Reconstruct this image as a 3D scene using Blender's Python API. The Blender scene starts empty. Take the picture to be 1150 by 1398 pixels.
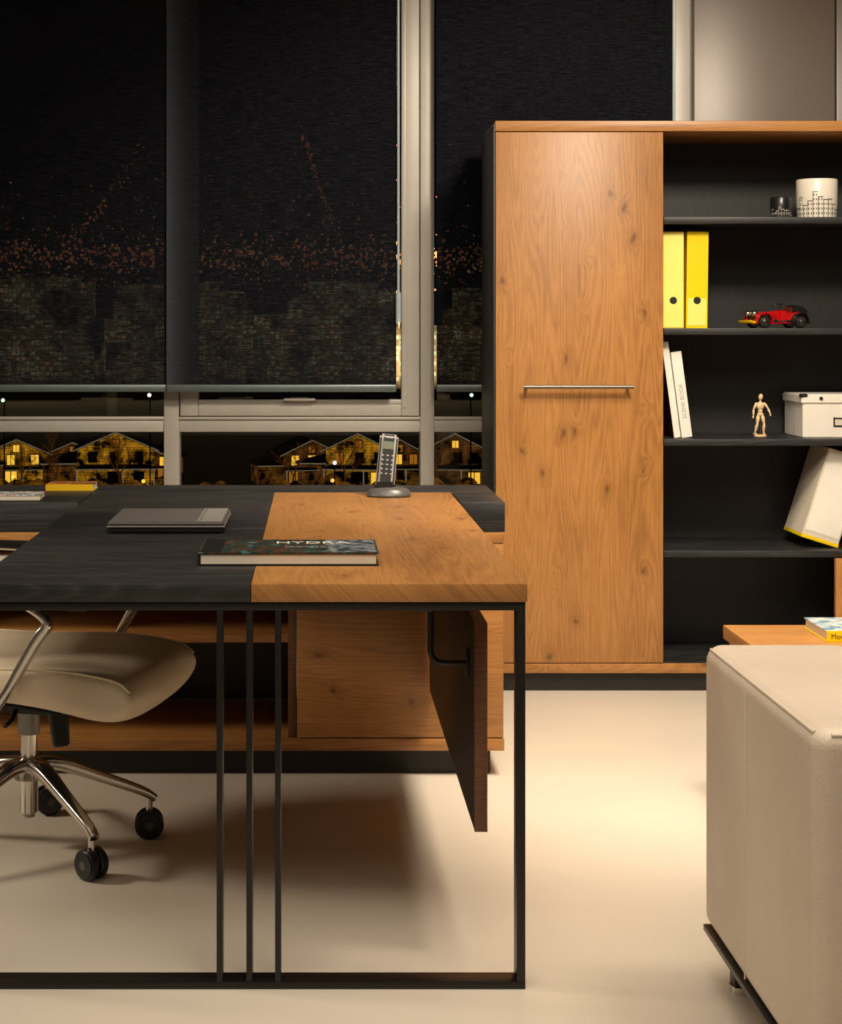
import bpy, bmesh, math, random
from mathutils import Vector, Matrix, Euler
random.seed(7)
S = bpy.context.scene
S.view_settings.view_transform = 'Standard'
S.view_settings.look = 'None'

# ------------------------------------------------------------------ materials
def lin(c):
    return tuple(((v/255)/12.92 if v/255 <= .04045 else ((v/255+.055)/1.055)**2.4) for v in c)

class NT:
    def __init__(s, name):
        s.m = bpy.data.materials.new(name); s.m.use_nodes = True
        s.t = s.m.node_tree; s.b = s.t.nodes['Principled BSDF']; s.out = s.t.nodes['Material Output']
    def n(s, typ, **kw):
        x = s.t.nodes.new(typ)
        for k, v in kw.items(): setattr(x, k, v)
        return x
    def l(s, a, b): s.t.links.new(a, b)
    def math(s, op, a, b=None, c=None, clamp=False):
        x = s.n('ShaderNodeMath', operation=op, use_clamp=clamp)
        for i, v in enumerate((a, b, c)):
            if v is None: continue
            if isinstance(v, (int, float)): x.inputs[i].default_value = v
            else: s.l(v, x.inputs[i])
        return x.outputs[0]
    def ramp(s, fac, stops):
        r = s.n('ShaderNodeValToRGB'); s.l(fac, r.inputs[0])
        e = r.color_ramp.elements
        while len(e) < len(stops): e.new(.5)
        for i, (p, c) in enumerate(stops):
            e[i].position = p; e[i].color = (*c, 1)
        return r.outputs[0]
    def mix(s, fac, a, b, blend='MIX'):
        x = s.n('ShaderNodeMix', data_type='RGBA', blend_type=blend)
        for i, v in ((0, fac), (6, a), (7, b)):
            if isinstance(v, (int, float)): x.inputs[i].default_value = v
            elif isinstance(v, tuple): x.inputs[i].default_value = (*v, 1)
            else: s.l(v, x.inputs[i])
        return x.outputs[2]
    def bump(s, h, strength=.2, dist=.002):
        b = s.n('ShaderNodeBump'); b.inputs['Strength'].default_value = strength
        b.inputs['Distance'].default_value = dist
        s.l(h, b.inputs['Height']); s.l(b.outputs[0], s.b.inputs['Normal'])
    def coord(s): return s.n('ShaderNodeTexCoord').outputs['Object']
    def noise(s, vec, scale, detail=3, rough=.5):
        x = s.n('ShaderNodeTexNoise'); x.inputs['Scale'].default_value = scale
        x.inputs['Detail'].default_value = detail; x.inputs['Roughness'].default_value = rough
        if vec is not None: s.l(vec, x.inputs['Vector'])
        return x.outputs['Fac']
    def comb(s, x, y, z=0):
        c = s.n('ShaderNodeCombineXYZ')
        for i, v in enumerate((x, y, z)):
            if isinstance(v, (int, float)): c.inputs[i].default_value = v
            else: s.l(v, c.inputs[i])
        return c.outputs[0]

def plain(name, rgb, rough=.5, metal=0, var=.08, scale=30, bump=0, emis=None, estr=0, stretch=None):
    k = NT(name); c = lin(rgb)
    v = k.coord()
    if stretch:
        mp = k.n('ShaderNodeMapping'); mp.inputs['Scale'].default_value = stretch
        k.l(v, mp.inputs[0]); v = mp.outputs[0]
    f = k.noise(v, scale, 4)
    col = k.ramp(f, [(.3, tuple(x*(1-var) for x in c)), (.7, tuple(min(1, x*(1+var)) for x in c))])
    k.l(col, k.b.inputs['Base Color'])
    k.b.inputs['Roughness'].default_value = rough; k.b.inputs['Metallic'].default_value = metal
    if bump: k.bump(f, bump, .002)
    if emis:
        k.b.inputs['Emission Color'].default_value = (*emis, 1); k.b.inputs['Emission Strength'].default_value = estr
    return k.m

def emit(name, rgb, strength):
    k = NT(name); k.t.nodes.remove(k.b)
    e = k.n('ShaderNodeEmission'); e.inputs[0].default_value = (*rgb, 1); e.inputs[1].default_value = strength
    k.l(e.outputs[0], k.out.inputs[0]); k.m.cycles.emission_sampling = 'NONE'
    return k.m

def wood(name, axis, dark, mid, light, plank=.2, rough=.42, knots=True, contrast=1.0, ringw=.16):
    k = NT(name); sp = k.n('ShaderNodeSeparateXYZ'); k.l(k.coord(), sp.inputs[0])
    o = [sp.outputs[i] for i in range(3)]
    a = o[axis]; cr = [o[i] for i in range(3) if i != axis]
    u = k.math('ADD', cr[0], cr[1])
    pid = k.math('FLOOR', k.math('DIVIDE', u, plank))
    wn = k.n('ShaderNodeTexWhiteNoise', noise_dimensions='1D'); k.l(pid, wn.inputs['W'])
    pr = wn.outputs['Value']
    a2 = k.math('ADD', a, k.math('MULTIPLY', pr, 3.7))
    kd = None
    if knots:
        vo = k.n('ShaderNodeTexVoronoi', voronoi_dimensions='2D'); vo.inputs['Scale'].default_value = 1
        nz = k.n('ShaderNodeTexNoise'); nz.inputs['Scale'].default_value = 14; k.l(k.comb(u, a), nz.inputs['Vector'])
        wob = k.math('MULTIPLY', nz.outputs['Fac'], .25)
        k.l(k.comb(k.math('ADD', k.math('MULTIPLY', u, 6.6), wob), k.math('ADD', k.math('MULTIPLY', a, 3.6), wob)), vo.inputs['Vector'])
        kd = vo.outputs['Distance']
    low = k.noise(k.comb(k.math('MULTIPLY', u, 7.5), k.math('MULTIPLY', a2, .48)), 1.0, 1)
    wav = k.noise(k.comb(k.math('MULTIPLY', u, 30), k.math('MULTIPLY', a2, 3.5)), 1.0, 2)
    low = k.math('ADD', low, k.math('MULTIPLY', wav, .035))
    if kd is not None:
        halo = k.math('SUBTRACT', 1, k.math('MULTIPLY', kd, 4.0), clamp=True)
        low = k.math('ADD', low, k.math('MULTIPLY', k.math('POWER', halo, 2), .07))
    rings = k.math('MULTIPLY', k.math('PINGPONG', k.math('MULTIPLY', low, 36), .5), 2)
    fib = k.noise(k.comb(k.math('MULTIPLY', u, 190), k.math('MULTIPLY', a2, 5)), 1, 5, .68)
    pore = k.noise(k.comb(k.math('MULTIPLY', u, 520), k.math('MULTIPLY', a2, 20)), 1, 2)
    blot = k.noise(k.comb(k.math('MULTIPLY', u, 7), k.math('MULTIPLY', a, 2.4)), 1, 4, .6)
    f = k.math('ADD', k.math('MULTIPLY', rings, ringw*contrast), k.math('MULTIPLY', fib, .5*contrast))
    f = k.math('ADD', f, k.math('MULTIPLY', blot, .46))
    f = k.math('ADD', f, k.math('MULTIPLY', pr, .09))
    f = k.math('ADD', f, .01+.5*(1-contrast))
    col = k.ramp(f, [(.36, dark), (.62, mid), (.90, light)])
    pm = k.math('MULTIPLY', k.math('SUBTRACT', .43, pore, clamp=True), 3.2*contrast, clamp=True)
    col = k.mix(pm, col, tuple(x*.72 for x in dark))
    if kd is not None:
        sel = k.math('GREATER_THAN', k.noise(k.comb(k.math('MULTIPLY', u, 3), k.math('MULTIPLY', a, 2)), 1, 0), .5)
        k1 = k.math('MULTIPLY', k.math('POWER', k.math('SUBTRACT', 1, k.math('MULTIPLY', kd, 4.4), clamp=True), 1.5), .6)
        k2 = k.math('MULTIPLY', k.math('SUBTRACT', 1, k.math('MULTIPLY', kd, 15), clamp=True), .8, clamp=True)
        col = k.mix(k.math('MULTIPLY', k1, sel), col, tuple(x*.9 for x in dark))
        col = k.mix(k.math('MULTIPLY', k2, sel), col, tuple(x*.4 for x in dark))
    k.l(col, k.b.inputs['Base Color']); k.b.inputs['Roughness'].default_value = rough
    k.bump(fib, .1, .001)
    return k.m

OD, OM, OL = (.225,.092,.024), (.40,.178,.048), (.515,.25,.075)
M = {}
M['oak_z'] = wood('oak_vertical', 2, OD, OM, OL, plank=.205)
M['oak_x'] = wood('oak_horizontal', 0, OD, OM, OL)
M['oak_y'] = wood('oak_depth', 1, tuple(x*.88 for x in OD), tuple(x*.86 for x in OM), tuple(x*.86 for x in OL), plank=.26)
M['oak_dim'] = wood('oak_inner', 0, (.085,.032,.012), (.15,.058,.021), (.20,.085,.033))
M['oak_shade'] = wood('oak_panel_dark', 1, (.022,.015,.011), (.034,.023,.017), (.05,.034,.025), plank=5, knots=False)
bd, bm_, bl = (.0065,.0065,.0068), (.0155,.0155,.0165), (.046,.046,.048)
M['blk_x'] = wood('black_oak_x', 0, bd, bm_, bl, plank=5, rough=.48, knots=False, contrast=1.25, ringw=.2)
M['blk_z'] = wood('black_oak_z', 2, (.012,.0112,.0108), (.0175,.0165,.016), (.026,.0245,.024), plank=5, rough=.5, knots=False)
M['blkmet'] = plain('black_powder_metal', (27,24,22), .38, .3, scale=200)
M['plinth'] = plain('black_plinth', (27,25,23), .5)
M['chrome'] = plain('polished_aluminium', (215,210,202), .18, 1, .03, 8)
M['brushed'] = plain('brushed_steel', (118,110,102), .38, .9, .08, 60, stretch=(1,20,20))
M['alu'] = plain('window_aluminium', (196,190,180), .45, .1, .03, 12)
M['altrim'] = plain('blind_bar_alu', (112,124,122), .35, .4, .05, 20)
M['rubber'] = plain('black_plastic', (20,20,21), .35, 0, .1, 60)
M['basegrey'] = plain('dark_grey_plastic', (84,82,80), .35, .2, .03)
M['paper'] = plain('paper_pages', (215,205,186), .8, 0, .12, 4, stretch=(1,1,300))
M['white'] = plain('white_card', (236,230,218), .5, 0, .03, 10)
M['yellow'] = plain('yellow_plastic', (244,210,8), .35, 0, .03, 10)
M['paleyel'] = plain('pale_yellow_label', (248,234,120), .4, 0, .03, 10)
M['darkred'] = plain('dark_red_cover', (90,25,20), .5)
M['ink'] = plain('black_ink', (14,14,14), .5)
M['red'] = plain('red_enamel', (190,16,22), .15, 0, .03)
M['gold'] = plain('gold_trim', (235,190,30), .3, .3, .05)
M['beech'] = plain('beech_wood', (226,196,152), .5, 0, .08, 30, stretch=(4,4,1))
M['silverp'] = plain('silver_plastic', (160,156,151), .4, .25, .03)
M['lidgrey'] = plain('laptop_lid_aluminium', (122,118,114), .36, .3, .05, 3)
M['lidpale'] = plain('laptop_lid_pale', (172,168,162), .36, .3, .03)
M['ceil'] = plain('ceiling_paint', (190,186,178), .8)
M['wallp'] = plain('wall_paint', (122,115,108), .7, 0, .04, 3)
M['taupe'] = plain('taupe_panel', (122,112,104), .38, .1, .03, 4)

def leather(name, rgb):
    k = NT(name); v = k.coord(); c = lin(rgb)
    vo = k.n('ShaderNodeTexVoronoi'); vo.inputs['Scale'].default_value = 260; k.l(v, vo.inputs['Vector'])
    n = k.noise(v, 5, 4)
    k.l(k.ramp(n, [(.3, tuple(x*.95 for x in c)), (.7, tuple(x*1.04 for x in c))]), k.b.inputs['Base Color'])
    k.b.inputs['Roughness'].default_value = .5
    h = k.math('ADD', vo.outputs['Distance'], k.math('MULTIPLY', k.noise(v, 14, 3), 3.0))
    k.bump(h, .35, .0012); return k.m
M['leather'] = leather('beige_leather', (214,198,178))
M['leather2'] = leather('cream_seat_leather', (226,208,180))

def floor_mat():
    k = NT('polished_floor'); v = k.coord()
    n = k.noise(v, 1.3, 5); n2 = k.noise(v, 60, 3)
    c = lin((214,203,187))
    col = k.ramp(n, [(.3, tuple(x*.96 for x in c)), (.7, tuple(x*1.03 for x in c))])
    k.l(col, k.b.inputs['Base Color'])
    k.l(k.math('ADD', k.math('MULTIPLY', n, .15), .27), k.b.inputs['Roughness'])
    k.b.inputs['Specular IOR Level'].default_value = .45
    k.bump(n2, .03, .001); return k.m
M['floor'] = floor_mat()

def fabric_mat(name, grad=None):
    k = NT(name); v = k.coord(); sp = k.n('ShaderNodeSeparateXYZ'); k.l(v, sp.inputs[0])
    st = k.noise(k.comb(k.math('MULTIPLY', sp.outputs[0], 14), 0, k.math('MULTIPLY', sp.outputs[2], 300)), 1, 4, .7)
    st2 = k.noise(k.comb(k.math('MULTIPLY', sp.outputs[0], 50), 0, k.math('MULTIPLY', sp.outputs[2], 420)), 1, 2)
    f = k.math('ADD', k.math('MULTIPLY', st, .6), k.math('MULTIPLY', st2, .4))
    col = k.ramp(f, [(.38, (.0045,.005,.0065)), (.52, (.0125,.0135,.0175)), (.66, (.036,.038,.046))])
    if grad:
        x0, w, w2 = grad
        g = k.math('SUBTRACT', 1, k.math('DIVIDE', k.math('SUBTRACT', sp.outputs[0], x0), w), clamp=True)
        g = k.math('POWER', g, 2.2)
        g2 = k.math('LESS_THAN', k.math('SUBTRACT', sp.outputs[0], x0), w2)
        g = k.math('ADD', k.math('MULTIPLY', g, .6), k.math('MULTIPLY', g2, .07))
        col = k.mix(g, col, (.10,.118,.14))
    d = k.n('ShaderNodeBsdfDiffuse'); k.l(col, d.inputs[0])
    t = k.n('ShaderNodeBsdfTransparent'); t.inputs[0].default_value = (1,1,1,1)
    mx = k.n('ShaderNodeMixShader'); k.l(d.outputs[0], mx.inputs[1]); k.l(t.outputs[0], mx.inputs[2])
    k.l(k.math('MULTIPLY', k.math('SUBTRACT', f, .33, clamp=True), .72, clamp=True), mx.inputs[0])
    k.t.nodes.remove(k.b); k.l(mx.outputs[0], k.out.inputs[0]); return k.m
M['fabric'] = fabric_mat('blind_fabric')
M['fabric_b'] = fabric_mat('blind_fabric_edge_highlight', (0.0, .12, .12))  # left-edge highlight painted into the fabric colour, single layer of cloth

def glass_mat():
    k = NT('window_glass'); k.t.nodes.remove(k.b)
    t = k.n('ShaderNodeBsdfTransparent'); g = k.n('ShaderNodeBsdfGlossy'); g.inputs['Roughness'].default_value = .02
    mx = k.n('ShaderNodeMixShader'); mx.inputs[0].default_value = .02
    n = k.noise(k.coord(), .3, 1); k.l(k.math('ADD', k.math('MULTIPLY', n, .01), .01), mx.inputs[0])
    k.l(t.outputs[0], mx.inputs[1]); k.l(g.outputs[0], mx.inputs[2]); k.l(mx.outputs[0], k.out.inputs[0]); return k.m
M['glass'] = glass_mat()

def cover_mat(name, cols, scale=14):
    k = NT(name); v = k.coord()
    n = k.noise(v, scale, 4, .6)
    st = [(i/(len(cols)-1)*.5+.25, lin(c)) for i, c in enumerate(cols)]
    r = k.ramp(n, st); k.l(r, k.b.inputs['Base Color']); k.b.inputs['Roughness'].default_value = .3; return k.m
M['cover'] = cover_mat('landscape_cover', [(12,18,24),(20,60,48),(100,62,38),(30,40,38),(28,70,56),(110,140,145),(20,40,60)], 30)
M['cover_b'] = cover_mat('mountain_cover', [(20,25,30),(60,80,95),(30,35,40),(150,160,165),(40,50,60),(180,175,165)], 34)
M['cover2'] = cover_mat('magazine_cover', [(230,225,215),(200,40,50),(240,235,225),(60,110,150),(220,200,60),(235,230,225)], 30)
M['cover3'] = cover_mat('orange_cover', [(150,70,20),(220,130,40),(60,50,50),(190,90,20)], 25)
M['cover4'] = cover_mat('blue_cover', [(20,50,80),(60,120,150),(200,200,190),(30,70,110)], 25)

def drawn_mat(name, base, ink, sc, top):
    k = NT(name); sp = k.n('ShaderNodeSeparateXYZ'); k.l(k.coord(), sp.inputs[0])
    ang = k.math('MULTIPLY', k.math('ARCTAN2', sp.outputs[1], sp.outputs[0]), .07)
    cell = k.math('FLOOR', k.math('DIVIDE', ang, .018))
    wn = k.n('ShaderNodeTexWhiteNoise', noise_dimensions='1D'); k.l(cell, wn.inputs['W'])
    lim = k.math('ADD', top*.3, k.math('MULTIPLY', wn.outputs['Value'], top*.7))
    inside = k.math('LESS_THAN', sp.outputs[2], lim)
    fx = k.math('FRACT', k.math('DIVIDE', ang, .018))
    edge = k.math('LESS_THAN', fx, .12)
    cap = k.math('LESS_THAN', k.math('ABSOLUTE', k.math('SUBTRACT', sp.outputs[2], lim)), .0015)
    wx = k.math('LESS_THAN', k.math('ABSOLUTE', k.math('SUBTRACT', k.math('FRACT', k.math('MULTIPLY', fx, 2)), .5)), .17)
    wz = k.math('LESS_THAN', k.math('FRACT', k.math('DIVIDE', sp.outputs[2], .016)), .45)
    f = k.math('MULTIPLY', inside, k.math('MAXIMUM', edge, k.math('MULTIPLY', wx, wz)))
    f = k.math('MAXIMUM', f, cap)
    k.l(k.mix(f, base, ink), k.b.inputs['Base Color']); k.b.inputs['Roughness'].default_value = .3; return k.m
M['potW'] = drawn_mat('white_drawn_ceramic', lin((238,230,215)), (.01,.01,.01), 28, .10)
M['potB'] = drawn_mat('black_drawn_ceramic', (.012,.012,.012), lin((170,165,155)), 45, .045)

# ------------------------------------------------------------------ geometry helpers
def group(name, loc=(0,0,0), rotz=0):
    e = bpy.data.objects.new(name, None); e.location = loc; e.rotation_euler = (0,0,rotz)
    e.empty_display_size = .1; S.collection.objects.link(e); return e

def place(o, parent, loc=None, rot=None):
    S.collection.objects.link(o)
    if parent: o.parent = parent
    if loc is not None: o.location = loc
    if rot is not None: o.rotation_euler = rot
    return o

def setmat(o, mat):
    if isinstance(mat, str): mat = M[mat]
    o.data.materials.append(mat)

def smooth(o, ang=40):
    for p in o.data.polygons: p.use_smooth = True
    try:
        o.data.set_sharp_from_angle(angle=math.radians(ang))
    except Exception: pass

def box(name, x0,x1,y0,y1,z0,z1, mat, parent=None, bev=.0015, seg=2, world=True):
    off = Vector(parent.location) if (parent and world) else Vector((0,0,0))
    bm = bmesh.new(); bmesh.ops.create_cube(bm, size=1)
    c = Vector(((x0+x1)/2,(y0+y1)/2,(z0+z1)/2)) - off
    d = (abs(x1-x0), abs(y1-y0), abs(z1-z0))
    for v in bm.verts: v.co = Vector((v.co.x*d[0], v.co.y*d[1], v.co.z*d[2])) + c
    if bev: bmesh.ops.bevel(bm, geom=list(bm.edges), offset=min(bev, min(d)*.45), segments=seg, affect='EDGES', profile=.5)
    me = bpy.data.meshes.new(name); bm.to_mesh(me); bm.free()
    o = bpy.data.objects.new(name, me); setmat(o, mat); place(o, parent)
    if bev and seg > 1: smooth(o, 35)
    return o

def rbox(name, center, dims, rot, mat, parent, bev=.001):
    bm = bmesh.new(); bmesh.ops.create_cube(bm, size=1)
    for v in bm.verts: v.co = Vector((v.co.x*dims[0], v.co.y*dims[1], v.co.z*dims[2]))
    if bev: bmesh.ops.bevel(bm, geom=list(bm.edges), offset=min(bev, min(dims)*.45), segments=2, affect='EDGES')
    me = bpy.data.meshes.new(name); bm.to_mesh(me); bm.free()
    o = bpy.data.objects.new(name, me); setmat(o, mat); place(o, parent, center, rot); return o

def cyl(name, p0, p1, r0, mat, parent, r1=None, n=24, bev=0):
    p0, p1 = Vector(p0), Vector(p1); d = p1-p0
    bm = bmesh.new(); bmesh.ops.create_cone(bm, cap_ends=True, segments=n, radius1=r0, radius2=r0 if r1 is None else r1, depth=d.length)
    if bev:
        es = [e for e in bm.edges if len(e.link_faces)==2 and any(len(f.verts)>4 for f in e.link_faces)]
        bmesh.ops.bevel(bm, geom=es, offset=bev, segments=3, affect='EDGES')
    R = d.to_track_quat('Z','Y').to_matrix().to_4x4()
    bmesh.ops.transform(bm, matrix=Matrix.Translation((p0+p1)/2) @ R, verts=bm.verts)
    me = bpy.data.meshes.new(name); bm.to_mesh(me); bm.free()
    o = bpy.data.objects.new(name, me); setmat(o, mat); place(o, parent); smooth(o, 40); return o

def ball(name, c, r, mat, parent, sc=(1,1,1), rot=(0,0,0)):
    bm = bmesh.new(); bmesh.ops.create_uvsphere(bm, u_segments=20, v_segments=12, radius=r)
    for v in bm.verts: v.co = Vector((v.co.x*sc[0], v.co.y*sc[1], v.co.z*sc[2]))
    me = bpy.data.meshes.new(name); bm.to_mesh(me); bm.free()
    o = bpy.data.objects.new(name, me); setmat(o, mat); place(o, parent, c, rot); smooth(o, 180); return o

def tube(name, pts, r, mat, parent, cyclic=False, bez=False):
    cu = bpy.data.curves.new(name, 'CURVE'); cu.dimensions = '3D'; cu.bevel_depth = r; cu.bevel_resolution = 4; cu.use_fill_caps = True
    sp = cu.splines.new('POLY'); sp.points.add(len(pts)-1)
    for i, p in enumerate(pts): sp.points[i].co = (*p, 1)
    sp.use_cyclic_u = cyclic
    o = bpy.data.objects.new(name, cu); setmat(o, mat); place(o, parent); return o

def smooth_path(pts, n=8):
    P = [Vector(p) for p in pts]; P = [2*P[0]-P[1]] + P + [2*P[-1]-P[-2]]; out = []
    for i in range(1, len(P)-2):
        for k in range(n):
            t = k/n; a,b,c,d = P[i-1],P[i],P[i+1],P[i+2]
            out.append(.5*((2*b)+(-a+c)*t+(2*a-5*b+4*c-d)*t*t+(-a+3*b-3*c+d)*t**3))
    out.append(P[-2]); return out

def sweep(name, pts, sizes, side, mat, parent, n=12, power=3.0):
    pts = [Vector(p) for p in pts]; side = Vector(side).normalized(); bm = bmesh.new(); rings = []
    for i, p in enumerate(pts):
        t = (pts[min(i+1,len(pts)-1)] - pts[max(i-1,0)]).normalized()
        nrm = t.cross(side).normalized(); w, h = sizes[i] if isinstance(sizes, list) else sizes
        ring = []
        for k in range(n*2):
            a = 2*math.pi*k/(n*2); ca, sa = math.cos(a), math.sin(a)
            x = math.copysign(abs(ca)**(2/power), ca)*w/2; y = math.copysign(abs(sa)**(2/power), sa)*h/2
            ring.append(bm.verts.new(p + side*x + nrm*y))
        rings.append(ring)
    for a, b in zip(rings, rings[1:]):
        for k in range(len(a)): bm.faces.new((a[k], a[(k+1)%len(a)], b[(k+1)%len(a)], b[k]))
    bm.faces.new(rings[0][::-1]); bm.faces.new(rings[-1])
    bmesh.ops.recalc_face_normals(bm, faces=bm.faces)
    me = bpy.data.meshes.new(name); bm.to_mesh(me); bm.free()
    o = bpy.data.objects.new(name, me); setmat(o, mat); place(o, parent); smooth(o, 50); return o

def interp_sizes(szs, n):
    out = []
    for i in range(n):
        t = i/(n-1)*(len(szs)-1); k = min(int(t), len(szs)-2); f = t-k
        out.append((szs[k][0]*(1-f)+szs[k+1][0]*f, szs[k][1]*(1-f)+szs[k+1][1]*f))
    return out

def lathe(name, prof, mat, parent, loc=None, n=40):
    bm = bmesh.new(); rings = []
    for r, z in prof:
        rings.append([bm.verts.new((r*math.cos(2*math.pi*k/n), r*math.sin(2*math.pi*k/n), z)) for k in range(n)])
    for a, b in zip(rings, rings[1:]):
        for k in range(n): bm.faces.new((a[k], a[(k+1)%n], b[(k+1)%n], b[k]))
    bm.faces.new(rings[0][::-1]); bm.faces.new(rings[-1])
    bmesh.ops.recalc_face_normals(bm, faces=bm.faces)
    me = bpy.data.meshes.new(name); bm.to_mesh(me); bm.free()
    o = bpy.data.objects.new(name, me); setmat(o, mat); place(o, parent, loc); smooth(o, 40); return o

def text(name, s, size, loc, rot, mat, parent, ext=.0003, align='LEFT'):
    cu = bpy.data.curves.new(name, 'FONT'); cu.body = s; cu.size = size; cu.extrude = ext; cu.align_x = align
    o = bpy.data.objects.new(name, cu); setmat(o, mat); place(o, parent, loc, rot); return o

def prism(name, poly, y0, y1, mat, parent):
    bm = bmesh.new(); a = [bm.verts.new((x, y0, z)) for x, z in poly]; b = [bm.verts.new((x, y1, z)) for x, z in poly]
    bm.faces.new(a); bm.faces.new(b[::-1]); n = len(a)
    for i in range(n): bm.faces.new((a[i], b[i], b[(i+1)%n], a[(i+1)%n]))
    bmesh.ops.recalc_face_normals(bm, faces=bm.faces)
    me = bpy.data.meshes.new(name); bm.to_mesh(me); bm.free()
    o = bpy.data.objects.new(name, me); setmat(o, mat); place(o, parent); return o

# ------------------------------------------------------------------ room shell
X0, X1, Y0, YW, ZC = -3.6, 3.3, -1.6, 6.42, 3.0
box('floor', X0,X1,Y0,YW+.12,-.1,0, 'floor', bev=0)
box('ceiling', X0,X1,Y0,YW+.12,ZC,ZC+.1, 'ceil', bev=0)
box('wall_left', X0-.1,X0,Y0,YW+.12,0,ZC, 'wallp', bev=0)
box('wall_right', X1,X1+.1,Y0,YW+.12,0,ZC, 'wallp', bev=0)
box('wall_front', X0,X1,Y0-.1,Y0,0,ZC, 'wallp', bev=0)
wb = group('wall_back', (0,YW,0))
box('sill_wall', X0,1.406,YW,YW+.12,0,.3, 'wallp', wb, 0)
box('pier', 1.406,X1,YW,YW+.12,0,ZC, 'wallp', wb, 0)
pn = group('wall_panel', (1.67,6.4,0))
box('panel', 1.412,1.937,6.385,6.42,.0,2.98, 'taupe', pn, .003)
box('panel_side', 1.945,2.6,6.39,6.42,.0,2.98, 'taupe', pn, .003)

def window(name, xa, xb, mull_r, sash=False, mull_l=None):
    g = group(name, ((xa+xb)/2, YW, 1.5))
    if mull_l: box('mullion_near', mull_l,xa,YW,YW+.1,.3,ZC,'alu',g,.003)
    box('mullion', xb,mull_r,YW,YW+.1,.3,ZC,'alu',g,.003)
    box('transom', xa,xb,YW+.005,YW+.09,.839,.893,'alu',g,.004)
    box('transom_lip', xa,xb,YW-.004,YW+.02,.886,.897,'alu',g,.002)
    box('bottom_rail', xa,xb,YW+.005,YW+.09,.3,.35,'alu',g,.003)
    box('top_rail', xa,xb,YW+.005,YW+.09,2.94,ZC,'alu',g,.003)
    box('lower_glass', xa,xb,YW+.05,YW+.056,.35,.839,'glass',g,0)
    box('upper_glass', xa,xb,YW+.05,YW+.056,.893,2.94,'glass',g,0)
    if sash:
        w = .072
        for nm, a, b, c, d in (('sash_left',xa+.004,xa+w,.9,2.93),('sash_right',xb-w,xb-.004,.9,2.93),
                               ('sash_bottom',xa+w,xb-w,.9,.957),('sash_top',xa+w,xb-w,2.87,2.93)):
            box(nm, a,b,YW-.012,YW+.045,c,d,'alu',g,.004)
        box('bead_right', xb-w+.0,xb-w+.02,YW-.016,YW,.93,2.9,'alu',g,.003)
        box('bead_bottom', xa+w,xb-w,YW-.016,YW,.945,.962,'alu',g,.003)
        xm = -.06
        box('handle_plate', xm-.035,xm+.035,YW-.026,YW-.012,.955,.972,'alu',g,.004)
        box('handle_lever', xm-.06,xm+.06,YW-.045,YW-.026,.958,.968,'alu',g,.004)
    return g
window('window_1', -1.5, -.569, -.511, mull_l=-1.56)
window('window_2', -.511, .393, .445, sash=True)
window('window_3', .445, 1.338, 1.406)
window('window_4', -2.5, -1.56, -1.5-.06+.001)
window('window_5', X0, -2.56, -2.5)

M['cord'] = plain('clear_plastic_cord', (185,200,208), .2, 0)
def blind(name, xa, xb, y=6.35, fab='fabric', cord=None):
    g = group(name, (xa, y, 1.0))
    box('fabric', xa,xb,y,y+.0012,1.005,2.9,fab,g,0)
    box('bottom_bar', xa,xb,y-.006,y+.008,.992,1.02,'altrim',g,.005)
    cyl('roller_tube', (0,.0,1.9), (xb-xa,.0,1.9), .03, 'altrim', g)
    if cord:
        tube('pull_chain', [(cord-xa,-.012,1.9),(cord-xa,-.012,.26)], .005, 'cord', g)
        cyl('chain_weight', (cord-xa,-.012,.25), (cord-xa,-.012,.36), .010, 'cord', g)
    return g
blind('roller_blind', -1.62, -.5535)
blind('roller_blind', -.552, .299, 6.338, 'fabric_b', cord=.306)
blind('roller_blind', .449, 1.32, 6.35)
blind('roller_blind', -2.6, -1.63)
tube('blind_pull_chain', [(1.328,6.34,2.9),(1.328,6.34,1.2)], .005, 'cord', None)

# ------------------------------------------------------------------ tall bookcase
T = group('tall_bookcase', (1.45,5.97,0))
yf, yb = 5.78, 6.18
xr = 2.36
box('top_board', .606,xr,yf-.004,yb,1.892,1.927,'oak_x',T,.002)
box('side_left', .606-.002,.626,yf+.022,yb,.063,1.892,'blk_z',T,.001)
box('side_left_skin', .6,.606,yf+.0,yb,.063,1.915,'blk_z',T,.001)
box('side_right', xr-.025,xr,yf+.0,yb,.063,1.892,'blk_z',T,.001)
box('divider', 1.156,1.178,yf+.022,yb,.098,1.892,'blk_z',T,.001)
box('back_board', .626,xr-.025,yb-.02,yb,.098,1.892,'blk_z',T,0)
box('bottom_board', .606,xr,yf-.002,yb-.021,.063,.095,'oak_x',T,.002)
box('plinth', .64,xr-.03,yf+.02,yb-.02,0,.063,'plinth',T,0)
box('door_tall', .608,1.174,yf,yf+.02,.098,1.889,'oak_z',T,.0015)
for z in (1.603,1.227,.852,.475):
    box('shelf', 1.178,xr-.025,yf+.008,yb-.02,z-.022,z,'blk_x',T,.001)
box('inner_floor', 1.178,xr-.025,yf+.008,yb-.02,.095,.1,'blk_x',T,0)
box('door_low', 1.757,xr-.026,yf-.0,yf+.02,.102,.45,'oak_z',T,.0015)
cyl('handle_bar', (.697-1.45,yf-.035-5.97,1.03), (1.068-1.45,yf-.035-5.97,1.03), .0065, 'brushed', T)
for x in (.712,1.053):
    cyl('handle_post', (x-1.45,yf-.035-5.97,1.03), (x-1.45,yf-5.97,1.03), .005, 'brushed', T)

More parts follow.
